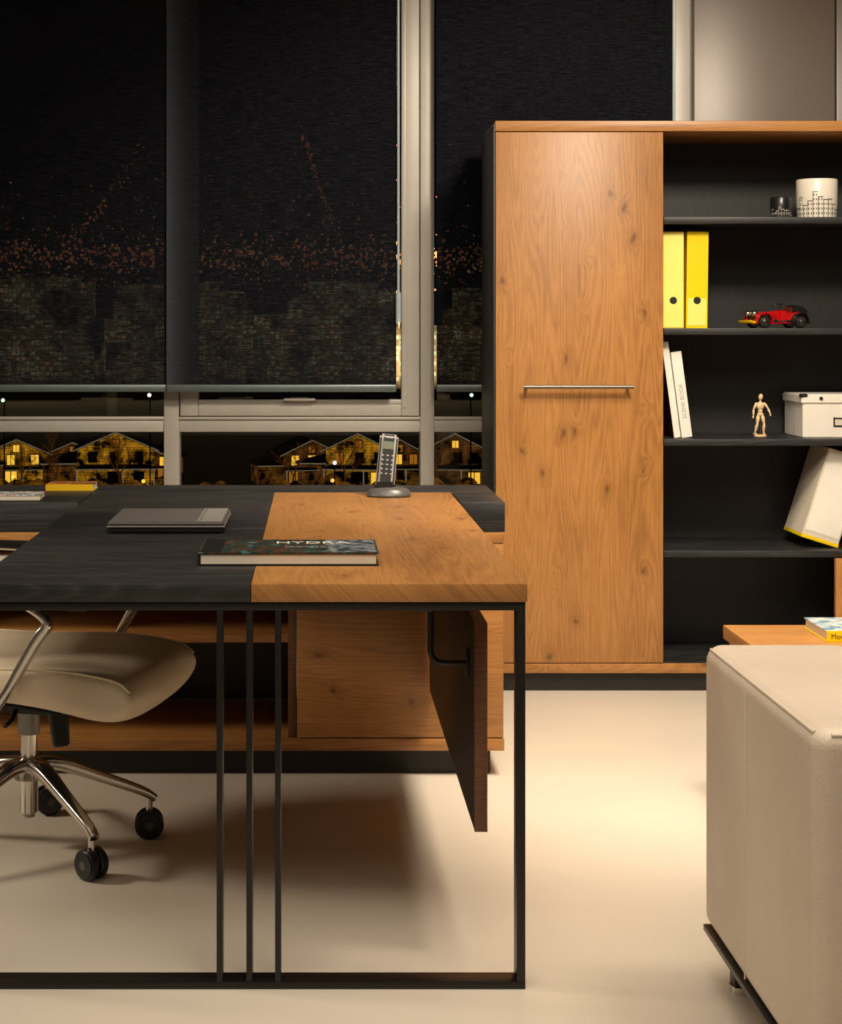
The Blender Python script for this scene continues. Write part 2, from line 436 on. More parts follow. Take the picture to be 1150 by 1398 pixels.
# ------------------------------------------------------------------ credenza
C = group('credenza', (-.6,4.95,0))
cf, cb, cl, cr_ = 4.68, 5.21, -1.9, .516
box('riser_back', cl,.518,4.965,cb,.668,.749,'blk_x',C,.002)
box('riser_right', .397,.518,cf,4.964,.668,.749,'blk_x',C,.002)
box('riser_left', cl,-.648,cf,4.964,.668,.749,'blk_x',C,.002)
box('desk_support', -.6,.35,cf+.06,4.96,.667,.7155,'plinth',C,0)
box('top_board', cl,cr_,cf,cb,.637,.667,'oak_x',C,.002)
box('side_right', cr_-.03,cr_,cf+.0205,cb,.104,.637,'oak_z',C,.001)
box('side_left', cl,cl+.03,cf,cb,.104,.637,'oak_z',C,.001)
box('bottom_board', cl,cr_,cf-.002,cb,.07,.103,'oak_x',C,.002)
box('plinth', cl+.03,cr_-.035,cf+.035,cb-.03,0,.07,'plinth',C,0)
box('door', -.05,.513,cf,cf+.02,.106,.635,'oak_x',C,.0015)
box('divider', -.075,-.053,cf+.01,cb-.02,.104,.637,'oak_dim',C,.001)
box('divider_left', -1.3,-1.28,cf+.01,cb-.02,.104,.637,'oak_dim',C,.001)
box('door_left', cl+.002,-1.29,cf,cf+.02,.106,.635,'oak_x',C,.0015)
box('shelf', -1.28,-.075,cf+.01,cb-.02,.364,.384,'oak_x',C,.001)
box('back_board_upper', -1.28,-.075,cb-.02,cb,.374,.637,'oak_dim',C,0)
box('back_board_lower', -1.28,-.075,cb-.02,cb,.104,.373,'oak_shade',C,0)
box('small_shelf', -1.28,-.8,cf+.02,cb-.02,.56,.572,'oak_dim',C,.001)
g = group('paper_stack', (-.87,4.76,.572))
rbox('papers', (0,0,.012), (.12,.1,.024), (0,0,.15), 'white', g)
rbox('cover_sheet', (0,0,.0255), (.118,.098,.002), (0,0,.1), 'white', g, 0)
g = group('orange_book', (-.72,5.06,.749))
rbox('pages', (0,0,.010), (.136,.1,.014), (0,0,0), 'paper', g)
rbox('cover_bottom', (0,0,.0015), (.14,.105,.003), (0,0,0), 'yellow', g)
rbox('cover_top', (0,0,.0185), (.14,.105,.003), (0,0,0), 'cover3', g)
rbox('spine', (0,-.0525,.010), (.14,.003,.019), (0,0,0), 'gold', g)
g = group('magazine', (-.86,4.79,.749))
rbox('pages', (0,0,.006), (.19,.12,.012), (0,0,.05), 'paper', g)
rbox('cover', (0,0,.013), (.192,.122,.002), (0,0,.05), 'cover2', g)

# ------------------------------------------------------------------ desk
D = group('executive_desk', (-.12,4.0,0))
dy0, dy1 = 3.16, 4.96
box('top_oak', -.119,.391,dy0,dy1,.716,.75,'oak_y',D,.0015)
box('top_black', -.64,-.1195,dy0,3.741,.716,.75,'blk_x',D,.0012)
box('top_black_far', -.64,-.1195,3.7415,dy1,.716,.75,'blk_x',D,.0012)
fy0, fy1 = dy0+.004, dy0+.052
def frame(y0, y1, nm, zb=0):
    box(nm+'_top', -.636,.388,y0,y1,.7,.7155,'blkmet',D,.001)
    box(nm+'_bottom', -.636,.388,y0,y1,zb,zb+.014,'blkmet',D,.001)
    box(nm+'_post_r', .372,.388,y0,y1,zb+.014,.7,'blkmet',D,.001)
    box(nm+'_post_l', -.636,-.62,y0,y1,zb+.014,.7,'blkmet',D,.001)
    for x in (-.1775,-.1225,-.0695):
        box(nm+'_bar', x-.0055,x+.0055,y0,y1,zb+.014,.7,'blkmet',D,.001)
frame(fy0, fy1, 'frame')
for x in (-.45,.2):
    box('under_rail', x-.02,x+.02,fy1,4.7,.69,.7155,'blkmet',D,.001)
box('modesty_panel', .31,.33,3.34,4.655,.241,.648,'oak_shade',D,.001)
box('modesty_panel_skin', .3305,.335,3.34,4.655,.241,.648,'oak_y',D,.001)
box('modesty_panel_edge', .3095,.335,3.334,3.3395,.241,.648,'oak_dim',D,.001)
for yy in (3.46,4.4):
    p = smooth_path([(.232,yy,.70),(.232,yy,.60),(.233,yy,.565),(.245,yy,.55),(.27,yy,.546),(.306,yy,.546)],6)
    tube('panel_bracket', [(a.x+.12,a.y-4.0,a.z) for a in p], .006, 'blkmet', D)
    box('bracket_plate', .303,.310,yy-.02,yy+.02,.52,.575,'blkmet',D,.001)

# laptop
g = group('laptop', (-.345,4.09,.75), -.0)
rbox('base', (0,0,.009), (.27,.30,.013), (0,0,0), 'rubber', g, .004)
rbox('base_trim', (0,0,.0165), (.272,.302,.003), (0,0,0), 'silverp', g, .001)
rbox('lid', (0,0,.0235), (.27,.30,.009), (0,0,0), 'lidgrey', g, .004)
rbox('lid_stripe', (.074,0,.0283), (.006,.292,.0012), (0,0,0), 'silverp', g, 0)
rbox('lid_band', (.104,0,.0282), (.05,.292,.001), (0,0,0), 'lidpale', g, 0)
for x in (-.12,.12):
    for y in (-.13,.13): cyl('foot', (x,y,0), (x,y,.004), .008, 'rubber', g)

# big book
g = group('hardcover_book', (-.054,3.505,.75))
rbox('pages', (0,0,.0135), (.349,.206,.021), (0,0,0), 'paper', g)
rbox('cover_bottom', (0,0,.0015), (.359,.214,.003), (0,0,0), 'ink', g)
rbox('cover_top', (0,0,.0255), (.359,.214,.003), (0,0,0), 'cover', g)
rbox('spine', (-.178,0,.0135), (.004,.214,.025), (0,0,0), 'ink', g)
rbox('cover_band', (-.155,0,.0273), (.04,.21,.0006), (0,0,0), 'ink', g, 0)
rbox('cover_photo', (.125,-.0,.0273), (.10,.2,.0005), (0,0,0), 'cover_b', g, 0)
text('title', 'HYDRA', .046, (-.03,.035,.0277), (0,0,0), 'white', g)
text('subtitle', 'NATURE', .026, (-.01,-.03,.0277), (0,0,0), 'silverp', g)

# phone
g = group('cordless_phone', (.207,4.83,.75))
lathe('base', [(.001,0),(.06,0),(.063,.006),(.058,.018),(.045,.026),(.02,.03),(.001,.03)], 'basegrey', g)
g.children[0].scale = (1,.75,1)
rbox('cradle', (-.012,.002,.028), (.06,.05,.03), (0,0,0), 'rubber', g, .008)
rx = math.radians(-12)
h = rbox('handset', (-.005,.012,.098), (.05,.024,.155), (rx,math.radians(6),0), 'rubber', g, .01)
def hp(dx, dz, dy=-.0125):
    v = Euler((rx,math.radians(6),0)).to_matrix() @ Vector((dx,dy,dz)); return Vector((-.005,.012,.098)) + v
rbox('handset_rim', (-.005,.0145,.098), (.053,.014,.157), (rx,math.radians(6),0), 'silverp', g, .008)
M['lcd'] = plain('lcd', (105,112,96), .2, 0)
rbox('screen', hp(0,.045), (.030,.002,.022), (rx,math.radians(6),0), 'lcd', g, 0)
rbox('earpiece', hp(0,.067), (.02,.002,.003), (rx,math.radians(6),0), 'silverp', g, 0)
for r in range(5):
    for c in range(3):
        rbox('key', hp(-.014+c*.014,.016-r*.013), (.007,.003,.0045), (rx,math.radians(6),0), 'silverp', g, .001)

# ------------------------------------------------------------------ office chair
CH = group('office_chair', (-.675,4.03,0))
for i, ang in enumerate((-52,17,90,162,235)):
    a = math.radians(ang); d = Vector((math.cos(a), math.sin(a), 0)); sd = (-d.y, d.x, 0)
    R = .288
    pts = smooth_path([d*.01+Vector((0,0,.2)), d*.07+Vector((0,0,.195)), d*.16+Vector((0,0,.16)), d*(R-.02)+Vector((0,0,.115)), d*(R+.014)+Vector((0,0,.094))], 6)
    sweep('leg_%d'%(i+1), pts, interp_sizes([(.05,.036),(.045,.032),(.034,.026),(.026,.022),(.022,.018)], len(pts)), sd, 'chrome', CH)
    c = d*R; cyl('caster_stem', (c.x,c.y,.06), (c.x,c.y,.1), .008, 'chrome', CH)
    sa = (-.35, .5, .9, 2.9, 3.9)[i] + math.pi/2 - .4; sv = Vector((math.cos(sa), math.sin(sa), 0))
    for s in (-1,1):
        q0 = c + sv*s*.004 + Vector((0,0,.0345)); q1 = c + sv*s*.026 + Vector((0,0,.0345))
        cyl('caster_wheel', q0, q1, .0345, 'rubber', CH, bev=.006, n=32)
        cyl('caster_cap', c+sv*s*.0255+Vector((0,0,.0345)), c+sv*s*.0268+Vector((0,0,.0345)), .010, 'basegrey', CH)
    cyl('caster_axle', c-sv*.008+Vector((0,0,.0345)), c+sv*.008+Vector((0,0,.0345)), .02, 'rubber', CH)
    ball('caster_hood', (c.x,c.y,.045), .026, 'rubber', CH, (1,1,.8))
cyl('hub', (0,0,.165), (0,0,.215), .038, 'chrome', CH, r1=.03, bev=.004)
cyl('hub_lower', (0,0,.085), (0,0,.165), .022, 'chrome', CH, bev=.003)
cyl('hub_tip', (0,0,.075), (0,0,.086), .014, 'silverp', CH)
cyl('gas_column', (0,0,.2), (0,0,.33), .0195, 'chrome', CH)
cyl('column_collar', (0,0,.27), (0,0,.335), .026, 'silverp', CH, bev=.003)
UP = bpy.data.objects.new('upper_seat_assembly', None); S.collection.objects.link(UP); UP.parent = CH; UP.rotation_euler = (0,0,math.radians(-13))
rbox('mechanism', (0,0,.348), (.2,.15,.035), (0,0,0), 'rubber', UP, .01)
rbox('mechanism_plate', (0,0,.369), (.3,.25,.012), (0,0,0), 'rubber', UP, .004)
cyl('tension_knob', (.10,-.07,.345), (.115,-.085,.265), .024, 'rubber', UP, r1=.02, bev=.004)
tube('lever', [(0,-.07,.345),(.03,-.17,.34),(.035,-.22,.338)], .005, 'rubber', UP)

def cushion(name, prof, width, mat, parent, nV=22, power=4.0, seam=None):
    bm = bmesh.new(); rings = []
    n = len(prof); xm = sum(p[0] for p in prof)/n
    def pos(i, v):
        s = max(0, 1-abs(v)**power)**(1/power); s2 = .22+.78*s
        x, z = prof[i]; xo, zo = prof[n-1-i]
        cx, cz = (x+xo)/2, (z+zo)/2
        xe = cx+(x-cx)*s2; ze = cz+(z-cz)*s2
        xe = xm+(xe-xm)*(.90+.10*s)
        return Vector((xe, v*width/2, ze + .012*v*v))
    for j in range(nV+1):
        v = math.sin((-1+2*j/nV)*math.pi/2)
        rings.append([bm.verts.new(pos(i, v)) for i in range(n)])
    for a, b in zip(rings, rings[1:]):
        for k in range(n): bm.faces.new((a[k], a[(k+1)%n], b[(k+1)%n], b[k]))
    bm.faces.new(rings[0][::-1]); bm.faces.new(rings[-1])
    bmesh.ops.recalc_face_normals(bm, faces=bm.faces)
    me = bpy.data.meshes.new(name); bm.to_mesh(me); bm.free()
    o = bpy.data.objects.new(name, me); setmat(o, mat); place(o, parent)
    sm = o.modifiers.new('s','SUBSURF'); sm.levels = 2; sm.render_levels = 2
    smooth(o, 180)
    if seam is not None:
        for sgn in (-1,1):
            pts = [pos(i, sgn*.955) + Vector((0,sgn*.0022,-.001)) for i in range(seam[0], seam[1])]
            tube('seam_piping', smooth_path(pts, 4), .0032, mat, parent)
    return o
top = [(-.26,.466),(-.18,.468),(-.08,.467),(.02,.471),(.12,.475),(.2,.475),(.27,.468),(.318,.455),(.343,.43),(.350,.405)]
bot = [(.347,.385),(.332,.358),(.295,.340),(.245,.338),(.19,.350),(.10,.366),(.0,.374),(-.08,.38),(-.18,.385),(-.26,.395)]
cushion('seat', top+bot, .49, 'leather2', UP, seam=(0,9))
tb = [(-.24,.385),(-.1,.378),(0,.376),(.1,.366),(.17,.356)]; bb = [(.17,.348),(.1,.356),(0,.366),(-.1,.368),(-.24,.372)]
cushion('seat_shell', tb+bb, .40, 'rubber', UP)
bt = [(-.30,.50),(-.33,.6),(-.345,.75),(-.35,.9),(-.375,1.05)]
bb2 = [(-.415,1.05),(-.395,.9),(-.39,.75),(-.375,.6),(-.345,.50)]
cushion('backrest', bt+bb2, .46, 'leather2', UP)
sweep('back_spine', smooth_path([(-.1,0,.36),(-.3,0,.37),(-.385,0,.45),(-.41,0,.7)],6), (.05,.014), (0,1,0), 'chrome', UP)
for s in (-1,1):
    y = s*.262; dx = .072 if s < 0 else .12
    pts = smooth_path([(-.08+dx,s*.10,.362),(-.07+dx,s*.2,.365),(-.04+dx,y,.385),(.005+dx,y,.455),(.055+dx,y,.54),(.078+dx,y,.570),(.074+dx,y,.588),(.04+dx,y,.610),(-.02+dx,y,.640),(-.1+dx,y,.665),(-.22,y,.67)],6)
    sweep('arm_%s'%('near' if s<0 else 'far'), pts, interp_sizes([(.03,.012),(.034,.014),(.034,.022),(.03,.026),(.03,.02),(.034,.014),(.036,.012),(.036,.01)], len(pts)), (0,1,0), 'chrome', UP)
    rbox('arm_pad', (-.13,y,.678), (.22,.05,.018), (0,0,0), 'rubber', UP, .008)

# ------------------------------------------------------------------ armchair
A = group('armchair', (1.25,2.86,0))
ax0, ax1, ay0, ay1, az0, az1 = .728, 1.78, 2.5, 3.215, .105, .632
def soft(name, a,b,c,d,e,f, bev=.03):
    o = box(name, a,b,c,d,e,f, 'leather', A, bev, 6); smooth(o, 180)
    try:
        w = o.modifiers.new('wn','WEIGHTED_NORMAL'); w.keep_sharp = False
    except Exception: pass
    return o
soft('arm_left', ax0,ax0+.27,ay0,ay1,az0,az1)
soft('arm_right', ax1-.27,ax1,ay0,ay1,az0,az1)
soft('backrest', ax0+.268,ax1-.268,ay1-.22,ay1,az0,az1)
soft('seat_base', ax0+.268,ax1-.268,ay0+.01,ay1-.215,az0,.27)
soft('seat_cushion', ax0+.272,ax1-.272,ay0,ay1-.22,.272,.42, .035)
def ap(pts, r=.0028): 
    tube('piping', [(x-1.25,y-2.86,z) for x,y,z in pts], r, 'leather', A)
i = .0088
ap([(ax0+i,ay0+.028,az1-i),(ax0+i,ay1-.028,az1-i)], .0032)
ap([(ax0+.028,ay0+i,az1-i),(ax0+.245,ay0+i,az1-i)], .0032)
tube('seam', [(ax0+.0005-1.25,2.905-2.86,az0+.012),(ax0+.0005-1.25,2.905-2.86,az1-.028)], .0016, 'leather', A)
for n_, (a,b,c,d) in {'rail_left':(ax0+.0,ax0+.02,ay0,ay1),'rail_right':(ax1-.02,ax1,ay0,ay1),'rail_back':(ax0+.02,ax1-.02,ay1-.02,ay1),'rail_front':(ax0+.02,ax1-.02,ay0,ay0+.02)}.items():
    box(n_, a,b,c,d,.093,.104,'blkmet',A,.001)
for x in (ax0+.06, ax1-.06):
    for y in (ay0+.06, ay1-.06):
        box('foot_plate', x-.02,x+.02,y-.02,y+.02,.012,.094,'blkmet',A,.002)
        cyl('glide', (x-1.25,y-2.86,0), (x-1.25,y-2.86,.013), .025, 'chrome', A)

# ------------------------------------------------------------------ coffee table
K = group('coffee_table', (1.5,4.12,0))
box('top', 1.064,2.0,3.78,4.47,.415,.45,'oak_x',K,.002)
box('slab_left', 1.075,1.11,3.8,4.45,.02,.415,'oak_z',K,.002)
box('slab_right', 1.955,1.99,3.8,4.45,.02,.415,'oak_z',K,.002)
box('lower_shelf', 1.11,1.955,3.82,4.43,.12,.145,'blk_x',K,.002)
box('plinth_left', 1.08,1.105,3.82,4.43,0,.02,'plinth',K,0)
box('plinth_right', 1.96,1.985,3.82,4.43,0,.02,'plinth',K,0)
g = group('art_book', (1.40,4.32,.45))
rbox('pages', (0,0,.0135), (.272,.19,.022), (0,0,0), 'paper', g)
rbox('cover_bottom', (0,0,.0015), (.28,.2,.003), (0,0,0), 'yellow', g)
rbox('cover_top', (0,0,.0265), (.28,.2,.003), (0,0,0), 'cover4', g)
rbox('spine', (0,-.1,.014), (.28,.003,.028), (0,0,0), 'yellow', g)
text('spine_title', 'Modern Art', .018, (-.13,-.1018,.008), (math.pi/2,0,0), 'ink', g)

# ------------------------------------------------------------------ shelf objects
def binder(loc, tilt=0, pale=True, w=.073, name='ring_binder'):
    g = group(name, loc); g.rotation_euler = (0,tilt,0)
    hgt = .33
    rbox('spine', (0,0,hgt/2), (w,.003,hgt), (0,0,0), 'yellow', g, .001)
    rbox('side_a', (-w/2+.0015,.14,hgt/2), (.003,.28,hgt), (0,0,0), 'yellow', g)
    rbox('side_b', (w/2-.0015,.14,hgt/2), (.003,.28,hgt), (0,0,0), 'yellow', g)
    rbox('papers', (0,.14,hgt/2), (w-.012,.25,hgt-.02), (0,0,0), 'paper', g)
    if pale: rbox('label', (0,-.0022,hgt*.5), (w-.006,.001,hgt*.98), (0,0,0), 'paleyel', g, 0)
    else: rbox('label', (0,-.0022,hgt*.17), (w-.01,.001,hgt*.28), (0,0,0), 'paleyel', g, 0)
    cyl('finger_hole', (0,-.0035,.095), (0,0,.095), .0125, 'ink', g)
    return g
binder((1.222,5.85,1.227), 0, True)
binder((1.302,5.85,1.227), math.radians(.8), False)
for i in range(4): binder((1.925+i*.08,5.85,.475), 0, False)
def leaning(name, xl, w, hgt, th, spine, zsh=.852, dep=.22, y=5.85, label=None):
    cx = xl + (w/2*math.cos(th)-hgt/2*math.sin(th)) ; cz = zsh + hgt/2*math.cos(th)+w/2*math.sin(th)
    g = group(name, (cx, y+dep/2, cz)); g.rotation_euler = (0,-th,0)
    rbox('pages', (0,.002,0), (w-.006,dep-.008,hgt-.008), (0,0,0), 'paper', g)
    rbox('cover_left', (-w/2+.0015,0,0), (.003,dep,hgt), (0,0,0), spine, g)
    rbox('cover_right', (w/2-.0015,0,0), (.003,dep,hgt), (0,0,0), 'white', g)
    rbox('spine', (0,-dep/2+.001,0), (w,.003,hgt), (0,0,0), 'white', g)
    if label: text('spine_title', label, w*.55, (w*.2,-dep/2-.0008,-hgt*.28), (math.pi/2,-math.pi/2,0), 'silverp', g)
    return g
leaning('white_book', 1.226, .022, .33, math.radians(7.5), 'darkred')
leaning('white_book', 1.252, .036, .295, math.radians(7.5), 'white', label='SCENE BOOK')
th = math.radians(17.5)
g = group('magazine_file', (1.771,5.965,.647)); g.rotation_euler = (0,th,0)
rbox('case', (0,0,0), (.13,.22,.32), (0,0,0), 'paper', g, .002)
rbox('front_label', (0,-.1105,.01), (.118,.001,.28), (0,0,0), 'white', g, 0)
rbox('yellow_base', (0,-.001,-.153), (.132,.222,.012), (0,0,0), 'yellow', g, .001)
g = group('storage_box', (1.80,5.98,.852))
rbox('body', (0,0,.062), (.26,.23,.124), (0,0,0), 'white', g, .003)
rbox('lid', (0,0,.133), (.272,.242,.032), (0,0,0), 'white', g, .004)
for dx, dz, w, h_ in ((0,.012,.07,.004),(0,-.014,.07,.004),(-.034,0,.004,.03),(.034,0,.004,.03)):
    rbox('label_frame', (.01+dx,-.117,.055+dz), (w,.004,h_), (0,0,0), 'ink', g, 0)
rbox('label_card', (.01,-.1155,.055), (.064,.002,.024), (0,0,0), 'paper', g, 0)
cyl('lid_rivet', (-.07,-.125,.135), (-.07,-.12,.135), .006, 'ink', g)
rbox('corner_protector', (-.128,-.112,.145), (.024,.024,.012), (0,0,0), 'ink', g, .002)
def pot(name, loc, r, h, mat):
    g = group(name, loc)
    lathe('body', [(r*.8,0),(r*.93,.003),(r*.97,.012),(r,.5*h),(r,h-.003),(r-.002,h),(r-.005,h-.002),(r-.007,.5*h),(r*.85,.012),(.002,.010)], mat, g)
    return g
pot('ceramic_candle_pot', (1.612,5.93,1.603), .037, .077, 'potB')
pot('ceramic_planter', (1.742,5.95,1.603), .070, .140, 'potW')

# toy car
g = group('toy_vintage_car', (1.587,5.9,1.227), math.radians(16))
def P(nm, poly, y0, y1, mat): return prism(nm, poly, y0, y1, mat, g)
P('chassis', [(-.105,.018),(.105,.018),(.108,.028),(-.108,.028)], -.03,.03,'ink')
P('hood', [(-.085,.028),(.0,.028),(.0,.060),(-.075,.054),(-.085,.050)], -.02,.02,'red')
P('hood_stripe', [(-.07,.0545),(.0,.0605),(.0,.0615),(-.07,.0555)], -.002,.002,'chrome')
for k in range(6): P('hood_louver', [(-.065+k*.01,.034),(-.062+k*.01,.034),(-.060+k*.01,.048),(-.063+k*.01,.048)], -.0207,.0207,'ink')
P('cabin', [(.0,.028),(.092,.028),(.1,.036),(.095,.054),(.07,.062),(.055,.054),(.03,.052),(.02,.06),(.0,.062)], -.027,.027,'red')
P('grille', [(-.09,.026),(-.084,.026),(-.084,.058),(-.088,.060),(-.09,.056)], -.018,.018,'chrome')
for s in (-1,1):
    P('windshield_post', [(.002,.060),(.005,.060),(.013,.084),(.010,.084)], s*.0225-.0015,s*.0225+.0015,'chrome')
P('windshield_top', [(.0095,.0815),(.0125,.0815),(.0135,.0845),(.0105,.0845)], -.024,.024,'chrome')
P('windshield_base', [(.002,.060),(.005,.060),(.006,.063),(.003,.063)], -.024,.024,'chrome')
P('folded_top', [(.050,.060),(.098,.052),(.102,.062),(.085,.076),(.062,.080),(.050,.072)], -.028,.028,'ink')
P('seat_interior', [(.03,.05),(.05,.05),(.057,.072),(.047,.074)], -.022,.022,'darkred')
def wheel(x, y):
    cyl('tyre', (x,y-.006,.023), (x,y+.006,.023), .023, 'rubber', g, bev=.003, n=28)
    cyl('rim', (x,y-.0066,.023), (x,y+.0066,.023), .015, 'chrome', g)
    cyl('rim_well', (x,y-.0069,.023), (x,y+.0069,.023), .013, 'ink', g)
    for q in range(5):
        a = q*math.pi/5; dx, dz = .0135*math.cos(a), .0135*math.sin(a)
        for sy in (-1,1): cyl('spoke', (x-dx,y+sy*.0073,.023-dz), (x+dx,y+sy*.0073,.023+dz), .0009, 'chrome', g, n=6)
    cyl('hubcap', (x,y-.0085,.023), (x,y+.0085,.023), .004, 'chrome', g)
for x in (-.068,.072):
    for y in (-.036,.036):
        wheel(x, y)
        pts = [Vector((x+.030*math.cos(a), y, .023+.029*math.sin(a))) for a in [math.radians(v) for v in range(195,-30,-15)]]
        if x < 0: pts = pts + [Vector((-.02,y,.018)), Vector((.03,y,.017))]
        sweep('fender', pts, (.022,.004), (0,1,0), 'red' if x<0 else 'ink', g)
for y in (-.022,.022):
    ball('headlamp', (-.096,y,.05), .011, 'chrome', g)
    cyl('exhaust', (-.05,y*1.05,.035), (.02,y*1.45,.022), .003, 'chrome', g)
box('bumper_front', -.122,-.114,-.042,.042,.018,.028,'gold',g,.002,world=False)
box('front_apron', -.114,-.09,-.034,.034,.016,.026,'gold',g,.001,world=False)
box('bumper_rear', .112,.118,-.036,.036,.018,.026,'chrome',g,.002,world=False)
cyl('spare_wheel', (.102,0,.048), (.112,0,.048), .02, 'rubber', g)
tube('steering_wheel', [(.022+.002*math.sin(a),.012+.009*math.cos(a),.066+.009*math.sin(a)) for a in [k*math.pi/6 for k in range(12)]], .001, 'ink', g, True)

# mannequin
g = group('artist_mannequin', (1.538,5.92,.852))
cyl('base', (0,0,0), (0,0,.008), .022, 'beech', g, bev=.002)
cyl('rod', (.002,.006,.008), (.002,.006,.078), .0012, 'brushed', g)
def limb(nm, p, q, r0, r1):
    sweep(nm, [Vector(p).lerp(Vector(q), t) for t in (0,.12,.4,.88,1)], [(r0*1.1,r0*1.1),(r0*2,r0*2),(r0*2.1,r0*2.1),(r1*2,r1*2),(r1*1.1,r1*1.1)], (0,1,0), 'beech', g, power=2)
    ball(nm+'_joint', p, r0*.85, 'beech', g)
ball('pelvis', (0,0,.078), .010, 'beech', g, (1.1,.8,.8))
ball('abdomen', (0,0,.089), .008, 'beech', g)
ball('chest', (0,0,.107), .013, 'beech', g, (1.05,.75,1.15))
cyl('neck', (0,0,.118), (.0,0,.13), .003, 'beech', g)
ball('head', (.001,-.001,.138), .009, 'beech', g, (.85,.9,1.25), (0,.15,0))
limb('thigh_l', (-.007,0,.074), (-.012,-.006,.044), .0062, .0045)
limb('shin_l', (-.012,-.006,.044), (-.018,.004,.012), .005, .003)
limb('thigh_r', (.007,0,.074), (.012,-.004,.044), .0062, .0045)
limb('shin_r', (.012,-.004,.044), (.012,.004,.012), .005, .003)
rbox('foot_l', (-.018,0,.0105), (.009,.02,.005), (0,0,.3), 'beech', g, .002)
rbox('foot_r', (.013,-.002,.0105), (.009,.02,.005), (0,0,-.2), 'beech', g, .002)
limb('upper_arm_l', (-.014,0,.116), (-.024,-.004,.094), .0042, .0035)
limb('forearm_l', (-.024,-.004,.094), (-.027,-.012,.074), .0036, .0025)
ball('hand_l', (-.028,-.013,.069), .004, 'beech', g, (.8,.6,1.3))
limb('upper_arm_r', (.014,0,.116), (.026,-.004,.098), .0042, .0035)
limb('forearm_r', (.026,-.004,.098), (.030,-.014,.082), .0036, .0025)
ball('hand_r', (.031,-.015,.077), .004, 'beech', g, (.8,.6,1.3))

# ------------------------------------------------------------------ outside, night
GZ = -21
M['ground'] = plain('night_ground', (12,11,9), .9, 0, .3, .05)
box('exterior_ground', -400,400,40,1400,GZ-.5,GZ,'ground',None,0)
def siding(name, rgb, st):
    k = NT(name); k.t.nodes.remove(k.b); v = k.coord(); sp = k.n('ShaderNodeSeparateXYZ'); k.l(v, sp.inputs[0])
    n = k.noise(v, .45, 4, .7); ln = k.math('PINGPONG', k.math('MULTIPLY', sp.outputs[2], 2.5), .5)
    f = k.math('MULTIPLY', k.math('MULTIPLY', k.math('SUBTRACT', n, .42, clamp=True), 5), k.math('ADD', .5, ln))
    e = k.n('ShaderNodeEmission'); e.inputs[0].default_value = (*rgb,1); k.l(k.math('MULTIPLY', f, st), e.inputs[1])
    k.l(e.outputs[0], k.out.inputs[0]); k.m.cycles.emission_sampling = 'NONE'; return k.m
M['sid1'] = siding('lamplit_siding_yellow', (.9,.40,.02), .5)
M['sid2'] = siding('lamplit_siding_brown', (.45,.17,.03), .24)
M['roof'] = plain('dark_roof', (20,17,14), .9)
M['winA'] = emit('lit_window', (1,.55,.05), .95)
M['winB'] = emit('lit_window_dim', (.9,.32,.03), .3)
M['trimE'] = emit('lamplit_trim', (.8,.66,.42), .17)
M['lampW'] = emit('lamp_white', (1,.85,.75), 2)
M['lampG'] = emit('lamp_green', (.75,1,.75), 1.2)
M['lampO'] = emit('lamp_orange', (1,.4,.05), 2)
hr = random.Random(21)
def house(px, peak, w, sid, Y=246, rot=0):
    sc = 2338/Y; xc = (px-431)/sc; zp = 1.215-(peak-453)/sc
    g = group('house', (xc, Y, GZ), rot); hz = zp-GZ; ez = hz*.68; h2 = w/2
    prism('walls', [(-h2,0),(h2,0),(h2,ez),(0,hz-.2),(-h2,ez)], 0, 9, sid, g)
    for s in (-1,1):
        prism('roof', [(s*(h2+.7),ez-.35),(0,hz-.15),(0,hz+.15),(s*(h2+.7),ez-.05)], -.8, 10, 'roof', g)
        prism('bargeboard', [(s*(h2+.7),ez-.25),(0,hz-.05),(0,hz+.1),(s*(h2+.7),ez-.1)], -.95, -.8, 'trimE', g)
    ws = hr.choice((-1,1)); wx0, wx1 = sorted((ws*h2, ws*(h2+w*.45)))
    prism('wing', [(wx0,0),(wx1,0),(wx1,ez*.62),(wx0,ez*.62)], 1, 8, 'sid2' if sid=='sid1' else sid, g)
    prism('wing_roof', [(wx0-.2,ez*.62),(wx1+.3,ez*.62),(wx1+.2,ez*.68),(wx0,ez*.9)] if ws>0 else [(wx0-.3,ez*.62),(wx1+.2,ez*.62),(wx1,ez*.9),(wx0-.2,ez*.68)], .5, 8.5, 'roof', g)
    prism('wing_fascia', [(wx0-.3,ez*.60),(wx1+.3,ez*.60),(wx1+.3,ez*.625),(wx0-.3,ez*.625)], .4, .5, 'trimE', g)
    prism('porch_roof', [(-h2-.2,ez*.50),(h2+.2,ez*.50),(h2*.9,ez*.60),(-h2*.9,ez*.60)], -2.2, 0, 'roof', g)
    prism('porch_edge', [(-h2-.2,ez*.485),(h2+.2,ez*.485),(h2+.2,ez*.505),(-h2-.2,ez*.505)], -2.35, -2.2, 'trimE', g)
    for x in (-h2, h2*.2, h2): prism('porch_post', [(x-.08,0),(x+.08,0),(x+.08,ez*.5),(x-.08,ez*.5)], -2.2, -2.0, 'trimE', g)
    def win(x, z, a, b):
        r = hr.random(); m = 'winA' if r < .4 else ('winB' if r < .75 else 'roof')
        prism('window_trim', [(x-a-.1,z-b-.1),(x+a+.1,z-b-.1),(x+a+.1,z+b+.1),(x-a-.1,z+b+.1)], -.12, 0, 'roof', g)
        for sx in (-1,1):
            q = [(x+sx*a*.08,z-b),(x+sx*a,z-b),(x+sx*a,z+b),(x+sx*a*.08,z+b)]
            prism('window_pane', q, -.3, -.2, m, g)
    win(0, hz*.80, .45,.5)
    for x in (-h2*.6, h2*(hr.random()*.4-.2), h2*.6):
        if hr.random() < .8: win(x, ez*.80, .55,.7)
        if hr.random() < .8: win(x, ez*.24, hr.uniform(.6,1.2),.8)
    return g
